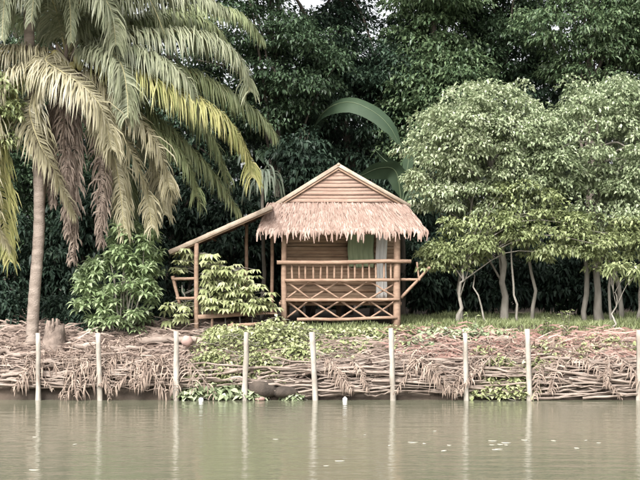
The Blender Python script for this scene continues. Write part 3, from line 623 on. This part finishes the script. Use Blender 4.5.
def palmate(mb, c, r, lobes, az, tilt):
    """one hand-shaped leaf of several drooping lobes"""
    a = az + np.linspace(-2.3, 2.3, lobes); D = np.stack([np.cos(a), np.sin(a), -tilt + 0 * a], 1)
    leaves(mb, np.repeat(c[None], lobes, 0), D, r * np.interp(np.abs(a - az), [0, 2.3], [1, .6]), r * .3, .28, .15, .55)
Yc = 42.9
cp = empty('cassava_plant', gp(218, Yc), 'light green plant with flat hand shaped leaves before the hut terrace', 'plant')
mb = MB(); sb = MB(); stems = [(gp(px, Yc + dy), W(px2, py2, Yc + dy)) for px, px2, py2, dy in ((200, 196, 252, .1), (214, 210, 258, -.1), (226, 232, 268, .1), (238, 246, 288, -.1), (188, 182, 285, 0), (250, 254, 306, 0))]
for b_, t_ in stems:
    P = wobble(b_, t_, 9, .1); sb.tube(P, np.linspace(.022, .012, 9), 6)
    for k in range(95):
        q = P[0] + 0; f = random.uniform(.2, 1); q = np.array([np.interp(f * 8, range(9), P[:, i]) for i in range(3)])
        a = random.uniform(0, 6.28); L = random.uniform(.2, .75); e = q + np.array((math.cos(a) * L, math.sin(a) * L * .8 - .1, random.uniform(-.05, .16)))
        ep = 320 + e[0] / e[1] * F; eq = HY - (e[2] - CAMZ) / e[1] * F
        if (187 < ep < 204 and e[1] < YT + .15) or (ep < 199 and 272 < eq < 302): continue
        if e[0] > W(193, 0, Yc)[0] and e[2] < W(0, 309, Yc)[2]: continue
        sb.tube([q, (q + e) / 2 + (0, 0, .06), e], [.008, .007, .005], 4); palmate(mb, e, random.uniform(.24, .38), 9, random.gauss(-1.4, 1.1), random.uniform(-.1, .7))
mb.build('foliage', 'vine', cp); sb.build('stem', 'greybark', cp, smooth=True)

# ------------------------------------------------------------------ fence posts in the bank
POSTS = [(38, 333, 38), (98, 333, 101), (176, 331, 176), (246, 332, 244), (312, 332, 316), (391, 328, 394), (465, 333, 467), (527, 329, 531), (639, 330, 639)]
plabs = ['pale weathered post in front of the palm trunk', 'pale weathered post below the leafy shrub', 'pale weathered post left of the vine thicket', 'pale weathered post half hidden in the vine thicket', 'pale leaning post below the left end of the porch',
         'tall pale post below the right porch post', 'pale post right of the hut, among dry sticks', 'short leaning pale post above a clump of creeper', 'pale post at the right edge of the picture']
Yp = 39.86
for (xt, yt, xb), lab in zip(POSTS, plabs):
    p0 = W(xb, 400, Yp) * (1, 1, 0) + (0, 0, -.6); p1 = W(xt, yt, Yp); mb = MB()
    P = wobble(p0, p1, 9, .02); wd_ = random.uniform(.062, .08); q = np.array((math.cos(.4), math.sin(.4), 0))
    mb.tube(P, np.linspace(wd_ * 1.15, wd_ * .95, 9), 7, rough=.12); o = mb.build('fence_post', 'post', None, P[0], smooth=False); tag(o, lab, 'post', 'posts along the pond bank')

BAYS = ['left of the first post', 'between palm and shrub posts', 'between shrub post and vine thicket', 'in the vine thicket', 'right of the vine thicket', 'below the hut porch', 'right of the porch post', 'left of the short leaning post', 'at the right end']
def bay(x):
    px = x / 40 * F + 320; k = 0
    for i, (xt, _, xb) in enumerate(POSTS):
        if px > xb: k = i + 1
    return BAYS[min(k, 8)]
# long dry poles and branches stacked along the face of the bank
def face_y(z): return float(np.interp(z, [-.5, .1, .6, .9, 1.1, 1.5], [39.9, 40.02, 40.2, 40.5, 40.9, 41.9]))
for k in range(230):
    px = random.uniform(-30, 670); z = random.uniform(.12, 1.05) if px > 290 else random.uniform(.35, 1.1)
    if 195 < px < 290 and random.random() < .7: continue
    L = random.uniform(1.2, 3.8); x = W(px, 0, 40)[0]; tz = random.gauss(0, .05); y = face_y(z) - random.uniform(.03, .2)
    p0 = np.array((x - L / 2, y + random.uniform(-.04, .05), max(.03, z - L * tz / 2))); p1 = np.array((x + L / 2, y + random.uniform(-.04, .05), max(.03, z + L * tz / 2)))
    r = random.uniform(.012, .044); P = wobble(p0, p1, 11, .10); P[:, 2] = np.maximum(P[:, 2], .02)
    mb = MB(); mb.tube(P, np.linspace(r, r * .6, 11), 6, rough=.1); o = mb.build('dry_pole', 'pole', None, P[0], smooth=True)
    hw = 'above the water' if z < .4 else ('halfway up the bank' if z < .75 else 'high on the bank')
    tag(o, ('thick ' if r > .03 else 'thin ') + ('long ' if L > 2.5 else 'short ') + 'dry pole ' + hw + ', ' + bay(x), 'pole', 'dry poles along the bank')
# dead palm fronds draped over the bank
for k in range(34):
    px = random.choice([random.uniform(-20, 180), random.uniform(-20, 180), random.uniform(300, 660)])
    x = W(px, 0, 40)[0]; dirx = random.choice([-1, 1]) * random.uniform(.3, 1.6); y0 = random.uniform(40.5, 41.4); z0 = gz(x, y0) + .06
    e = np.array((x + dirx, 39.78 - random.uniform(0, .12), random.uniform(.05, .4)))
    C = [(x, y0, z0), (x + dirx * .35, 40.35, .98 + random.uniform(-.05, .12)), (x + dirx * .7, 39.95, .72 + random.uniform(-.12, .1)), e]
    o = frond(None, C, 'dryfrond', n=random.randint(20, 40), Ll=random.uniform(.3, .75), droop=random.uniform(1.6, 4), wd=.03, rm='pole', rr=.022, name='dead_palm_frond', base=C[0], mess=.4)
    tag(o, 'dead frond trailing ' + ('left' if dirx < 0 else 'right') + ' down the bank ' + bay(x), 'palm frond', 'dead fronds on the bank')
for k in range(24):                                  # fronds lying along the bank top
    px = random.uniform(-10, 660); 
    if 200 < px < 290: continue
    x = W(px, 0, 41)[0]; y = random.uniform(40.5, 41.6); s_ = random.choice([-1, 1]); C = [(x + s_ * t_ * 2.4, y + .2 * t_, gz(x + s_ * t_ * 2.4, y + .2 * t_) + .08 + .06 * math.sin(t_ * 3)) for t_ in (0, .33, .66, 1)]
    o = frond(None, C, 'dryfrond', n=40, Ll=.6, droop=1.0, wd=.03, rm='pole', rr=.025, name='dead_palm_frond', base=C[0], mess=.45)
    tag(o, 'dead frond pointing ' + ('left' if s_ < 0 else 'right') + ' on the bank top ' + bay(x), 'palm frond', 'dead fronds on the bank')
# uncountable dry litter and twigs
def litter(n, x0, x1, y0, y1, L, wd_, m, name, lab, lift=.12, zs=None):
    x = x0 + (x1 - x0) * rng.random(n); y = y0 + (y1 - y0) * rng.random(n) + np.abs(rng.normal(size=n)) * .35; z = np.array([gz(a, b_) for a, b_ in zip(x, y)]) + lift * rng.random(n)
    a = rng.normal(size=n) * .5 + (rng.random(n) > .5) * np.pi; D = np.stack([np.cos(a), np.sin(a), rng.normal(size=n) * .22], 1)
    l = (L * (.5 + rng.random(n)))[:, None]; P = np.stack([x, y, z], 1); wv = np.array((0, .35, 1.)) * (wd_ * (.5 + rng.random(n)))[:, None] / 2
    mid = P + D * l * .5 + rng.normal(size=(n, 3)) * .04; e = P + D * l + np.array((0, 0, -.06))
    V = np.stack([P - wv, P + wv, mid - wv, mid + wv, e - wv * .4, e + wv * .4], 1).reshape(-1, 3)
    Q = (np.arange(n)[:, None, None] * 6 + np.array([[0, 1, 3, 2], [2, 3, 5, 4]])[None]).reshape(-1, 4)
    o = MB().add(V, None, Q).build(name, m); tag(o, lab, 'brush', kind='stuff')
litter(10500, -11.8, 11.8, 40.16, 41.6, .55, .03, 'twig', 'dry_brush', 'tangle of dry sticks and leaf ribs covering the pond bank')
litter(4600, 2, 11.8, 40.6, 42.2, .4, .03, 'redtwig', 'reddish_brush', 'reddish brown dry litter on the bank top right of the hut', .2)
litter(7000, -10.5, -2.4, 40.6, 46, .5, .035, 'twig', 'fallen_leaf_litter', 'dry brown leaf litter round the palm foot', .1)
# stump, logs, roots
def lumpy(name, c, r, m, lab, cat, parent=None, seed=1, flat=1.):
    nu, nv = 14, 9; V = []
    for j in range(nv):
        th = np.pi * j / (nv - 1)
        for i in range(nu):
            ph = 2 * np.pi * i / nu; d = np.array((math.sin(th) * math.cos(ph), math.sin(th) * math.sin(ph), math.cos(th)))
            V.append(np.asarray(c) + d * np.asarray(r) * (1 + .22 * mnoise.noise((d[0] * 1.6 + seed, d[1] * 1.6, d[2] * 1.6))))
    Q = [[j * nu + i, (j + 1) * nu + i, (j + 1) * nu + (i + 1) % nu, j * nu + (i + 1) % nu] for j in range(nv - 1) for i in range(nu)]
    o = MB().add(V, None, Q).build(name, m, None, np.asarray(c) - (0, 0, r[2]), smooth=True); return tag(o, lab, cat)
x = W(53, 0, 41.7)[0]; b_ = gz(x, 41.7); mb = MB()
mb.tube([(x, 41.7, b_ - .1), (x, 41.7, b_ + .05), (x + .02, 41.7, b_ + .35), (x + .04, 41.7, b_ + .68)], [.46, .36, .27, .2], 14, rough=.16)
for k in range(6):
    a = k * 1.05; mb.tube([(x + .15 * math.cos(a), 41.7 + .15 * math.sin(a), b_ + .12), (x + .5 * math.cos(a), 41.7 + .4 * math.sin(a), b_ + .02), (x + .9 * math.cos(a), 41.7 + .5 * math.sin(a), gz(x + .9 * math.cos(a), 41.7 + .5 * math.sin(a)) - .03)], [.1, .07, .03], 6, rough=.1)
for k in range(9):
    a = k * .7; rr_ = .17; h_ = random.uniform(.62, .92); mb.tube([(x + rr_ * math.cos(a), 41.7 + rr_ * math.sin(a), b_ + .3), (x + rr_ * .9 * math.cos(a), 41.7 + rr_ * .9 * math.sin(a), b_ + h_)], [.09, .035], 5, rough=.2)
tag(mb.build('tree_stump', 'stump', None, (x, 41.7, b_)), 'old brown tree stump right of the palm trunk', 'stump')
for (x0, y0, x1, y1, Y, r, lab) in ((140, 334, 206, 340, 41.6, .11, 'pale straight log lying before the hut terrace'), (72, 340, 100, 350, 41.4, .09, 'pale log sloping down right of the stump'), (103, 345, 168, 343, 41.2, .06, 'thin pale log lying below the leafy shrub'),
                                 (0, 347, 34, 349, 41.0, .07, 'grey brown log at the left edge of the bank'), (40, 356, 82, 362, 40.5, .06, 'pale curved branch beside the palm post'), (330, 352, 455, 356, 40.55, .05, 'long pale branch lying below the hut porch'), (400, 349, 530, 352, 40.6, .045, 'long pinkish branch on the bank right of the porch'),
                                 (540, 353, 650, 352, 40.6, .045, 'long pinkish branch on the bank near the right edge'), (545, 368, 640, 384, 40.0, .035, 'dark stick sloping to the water near the right edge'), (535, 374, 600, 390, 39.95, .03, 'thin dark stick sloping to the water right of the creeper clump')):
    p0, p1 = W(x0, y0, Y), W(x1, y1, Y)
    for q in (p0, p1):
        if Y > 40.3: q[2] = gz(q[0], q[1]) + r + .16
    P = wobble(p0, p1, 11, .12); mb = MB(); mb.tube(P, np.linspace(r, r * .75, 11), 9, rough=.06); tag(mb.build('log', 'pole', None, P[0], smooth=True), lab, 'log', 'logs on the bank')
lumpy('rock', W(187, 341, 41.1), (.15, .13, .16), 'stone', 'small pale pinkish rounded rock beside the vine thicket', 'rock', seed=2)
lumpy('rock', W(262, 389, 40.1), (.5, .3, .26), 'hollow_dark', 'dark lump standing in for the shaded hollow at the waterline below the vines', 'rock', seed=5)  # no rock here: the hollow's shade is given a dark solid shape
lumpy('rock', W(286, 392, 39.95), (.35, .25, .16), 'hollow_dark', 'low dark lump standing in for the right end of the shaded hollow', 'rock', seed=9)  # second dark shape added for the shade of the same hollow
lumpy('rock', W(260, 399, 39.8), (.13, .1, .06), 'stone', 'small pale flat rock at the water edge below the shaded hollow', 'rock', seed=4)
lumpy('rock', W(201, 400, 39.8), (.07, .07, .07), 'plastic', 'tiny pale pebble at the water edge left of the shaded hollow', 'rock', seed=6)
mb = MB(); c = W(345, 401.5, 39.75)
mb.tube([c + (0, 0, z * .65) for z in (-.03, .0, .05, .12, .15, .16, .19)], np.array([.05, .075, .08, .078, .06, .035, .033]) * .8, 14)
cup = mb.build('plastic_jar', 'plastic', None, c, smooth=True); tag(cup, 'white plastic jar floating at the bank below the porch', 'jar')

# ------------------------------------------------------------------ creepers, grass, small plants
def creeper(label, spots, n, L, m='vine', h=.3):
    c0 = spots[0]; base = gp(c0[0], c0[1]); root = empty('creeping_plant', base, label, 'creeper', 'creepers on the bank'); mb = MB(); sb = MB()
    for (px, Y, rx, ry, hh) in spots:
        k = int(n / len(spots)); a = rng.random(k) * 6.28; r_ = np.sqrt(rng.random(k)); cx = W(px, 0, Y)[0]
        x = cx + np.cos(a) * r_ * rx; y = Y + np.sin(a) * r_ * ry; y = np.maximum(y, 39.85)
        z = np.array([max(gz(p_, q), .05) for p_, q in zip(x, y)]) + .04 + hh * (1 - r_ ** 2) * rng.random(k)
        az = rng.random(k) * 6.28; D = np.stack([np.cos(az), np.sin(az) * .7 - .5, -.1 + .3 * rng.normal(size=k)], 1)
        leaves(mb, np.stack([x, y, z], 1), D, L * (.6 + .8 * rng.random(k)), L * .75, .3, .12, .4)
        for i in range(0, k, 14):
            q = np.array((x[i], y[i], z[i])); sb.tube(wobble(q, q + (random.uniform(-.6, .6), random.uniform(-.3, .3), -.1), 5, .05), .008, 4)
    mb.build('foliage', m, root); sb.build('stem', 'greybark', root)['kind'] = 'stuff'
creeper('thick yellow green vine thicket covering the bank below the terrace', [(235, 41.3, 1.3, .8, .85), (275, 41.5, .9, .8, .95), (212, 40.5, .8, .5, .5), (258, 40.45, .9, .4, .45), (295, 41.7, .8, .7, .7), (300, 40.9, .6, .5, .5), (225, 42.0, .9, .4, .5), (268, 42.1, .9, .4, .6)], 12500, .125)
creeper('creeper with broad leaves hanging to the water below the vine thicket', [(205, 40.0, .5, .2, .5), (225, 40.02, .5, .2, .45), (188, 40.0, .3, .2, .2), (250, 40.0, .3, .2, .25), (292, 39.95, .25, .15, .1)], 420, .22, 'bright')
creeper('yellow green creeper clump hanging to the water below the short leaning post', [(490, 40.05, .55, .25, .45), (515, 40.0, .5, .25, .5), (530, 40.3, .5, .3, .35), (548, 40.7, .6, .3, .3), (500, 40.4, .5, .3, .4), (550, 41.2, .8, .4, .35), (485, 41.0, .6, .4, .3)], 1500, .15)
creeper('pale leafy creeper on the bank top right of the porch', [(430, 42.2, .7, .4, .35), (452, 42.0, .6, .4, .4), (474, 42.0, .5, .4, .5), (420, 41.5, .7, .4, .35), (500, 42.2, .8, .4, .3)], 1100, .16, 'bright')
creeper('low green creeper at the foot of the porch braces', [(330, 42.3, 1.0, .4, .25), (370, 42.4, .8, .4, .25), (395, 42.2, .5, .4, .35), (350, 41.5, 1, .4, .3), (320, 41.2, .7, .4, .3)], 1500, .13)
creeper('small yellow green creeper on the bank near the right edge', [(590, 41.3, .6, .4, .3), (575, 40.9, .5, .3, .3), (612, 41.6, .5, .4, .35), (555, 41.7, .7, .4, .35), (630, 41.4, .5, .4, .3), (600, 41.9, .9, .4, .3)], 1100, .13)
creeper('little green creeper below the right porch post, in front of the sticks', [(345, 40.8, .5, .3, .3), (400, 41.4, .5, .3, .3)], 180, .12)
def grass(n, x0, x1, y0, y1, h, lab, name='grass', m='grass'):
    x = x0 + (x1 - x0) * rng.random(n); y = y0 + (y1 - y0) * rng.random(n) ** .8 + rng.normal(size=n) * .25; z = np.array([gz(a, b_) for a, b_ in zip(x, y)])
    D = np.stack([rng.normal(size=n) * .35, rng.normal(size=n) * .35, np.ones(n)], 1); mb = MB()
    leaves(mb, np.stack([x, y, z], 1), D, h * (.5 + rng.random(n)), .022, .15, .1, .3); tag(mb.build(name, m), lab, 'grass', kind='stuff')
grass(26000, 2.4, 12, 41.5, 47.5, .2, 'short yellowish grass under the bright trees')
grass(7000, -3.2, 2.6, 41.6, 43.4, .16, 'short grass and weeds before the hut')
for px, Y, h, lab in ((565, 42.3, .9, 'tall thin weed on the grass below the slim trunks'), (432, 42.4, .55, 'upright weed right of the porch post'), (472, 42.2, .75, 'upright leafy weed right of the pale creeper'), (549, 42.6, .6, 'small upright weed left of the tall thin weed'), (410, 42.0, .5, 'small weed at the foot of the right porch post')):
    root = empty('weed', gp(px, Y), lab, 'weed', 'upright weeds on the bank'); b_ = gp(px, Y); mb = MB(); sb = MB()
    for s_ in range(4):
        e = b_ + np.array((random.uniform(-.15, .15), random.uniform(-.1, .1), h * random.uniform(.7, 1))); P = wobble(b_, e, 8, .04); sb.tube(P, np.linspace(.009, .004, 8), 4)
        k = 16; q = P[rng.integers(2, 8, k)]; a = rng.random(k) * 6.28; leaves(mb, q, np.stack([np.cos(a), np.sin(a), .3 + .3 * rng.normal(size=k)], 1), .16, .05, .25)
    mb.build('foliage', 'yellowgreen', root); sb.build('stem', 'greybark', root)['kind'] = 'stuff'
# pale bits floating on the pond
for i in range(26):
    px, py = (random.uniform(10, 630), random.uniform(408, 475)) if i > 9 else (random.uniform(430, 600), random.uniform(440, 450))
    Y = F * CAMZ / (py - HY); c = np.array((W(px, py, Y)[0], Y, .006)); L = random.uniform(.04, .11); a = random.uniform(0, 6.28); k = 9
    V = [c + (0, 0, .004)] + [c + np.array((math.cos(t_) * L * math.cos(a) - math.sin(t_) * L * .45 * math.sin(a), math.cos(t_) * L * math.sin(a) + math.sin(t_) * L * .45 * math.cos(a), -.001 + .005 * math.cos(t_) ** 2)) for t_ in np.arange(k) * 6.283 / k]
    o = MB().add(V, [[0, j + 1, (j + 1) % k + 1] for j in range(k)]).build('floating_leaf', 'float', None, c)
    s_ = o.modifiers.new('thickness', 'SOLIDIFY'); s_.thickness = .004
    tag(o, 'small pale leaf floating on the pond', 'leaf', 'pale leaves floating on the pond')

# things that share a description are told apart by their order from the left
ORD = ['leftmost', 'second', 'third', 'fourth', 'fifth', 'sixth', 'seventh', 'eighth', 'ninth', 'tenth', 'eleventh', 'twelfth']
same = {}
for o in bpy.data.objects:
    if o.parent is None and o.get('group') in ('dry poles along the bank', 'dead fronds on the bank'): same.setdefault(o['label'], []).append(o)
for lab, os_ in same.items():
    if len(os_) > 1:
        for o, w_ in zip(sorted(os_, key=lambda q: q.location.x), ORD): o['label'] = w_ + ' ' + lab
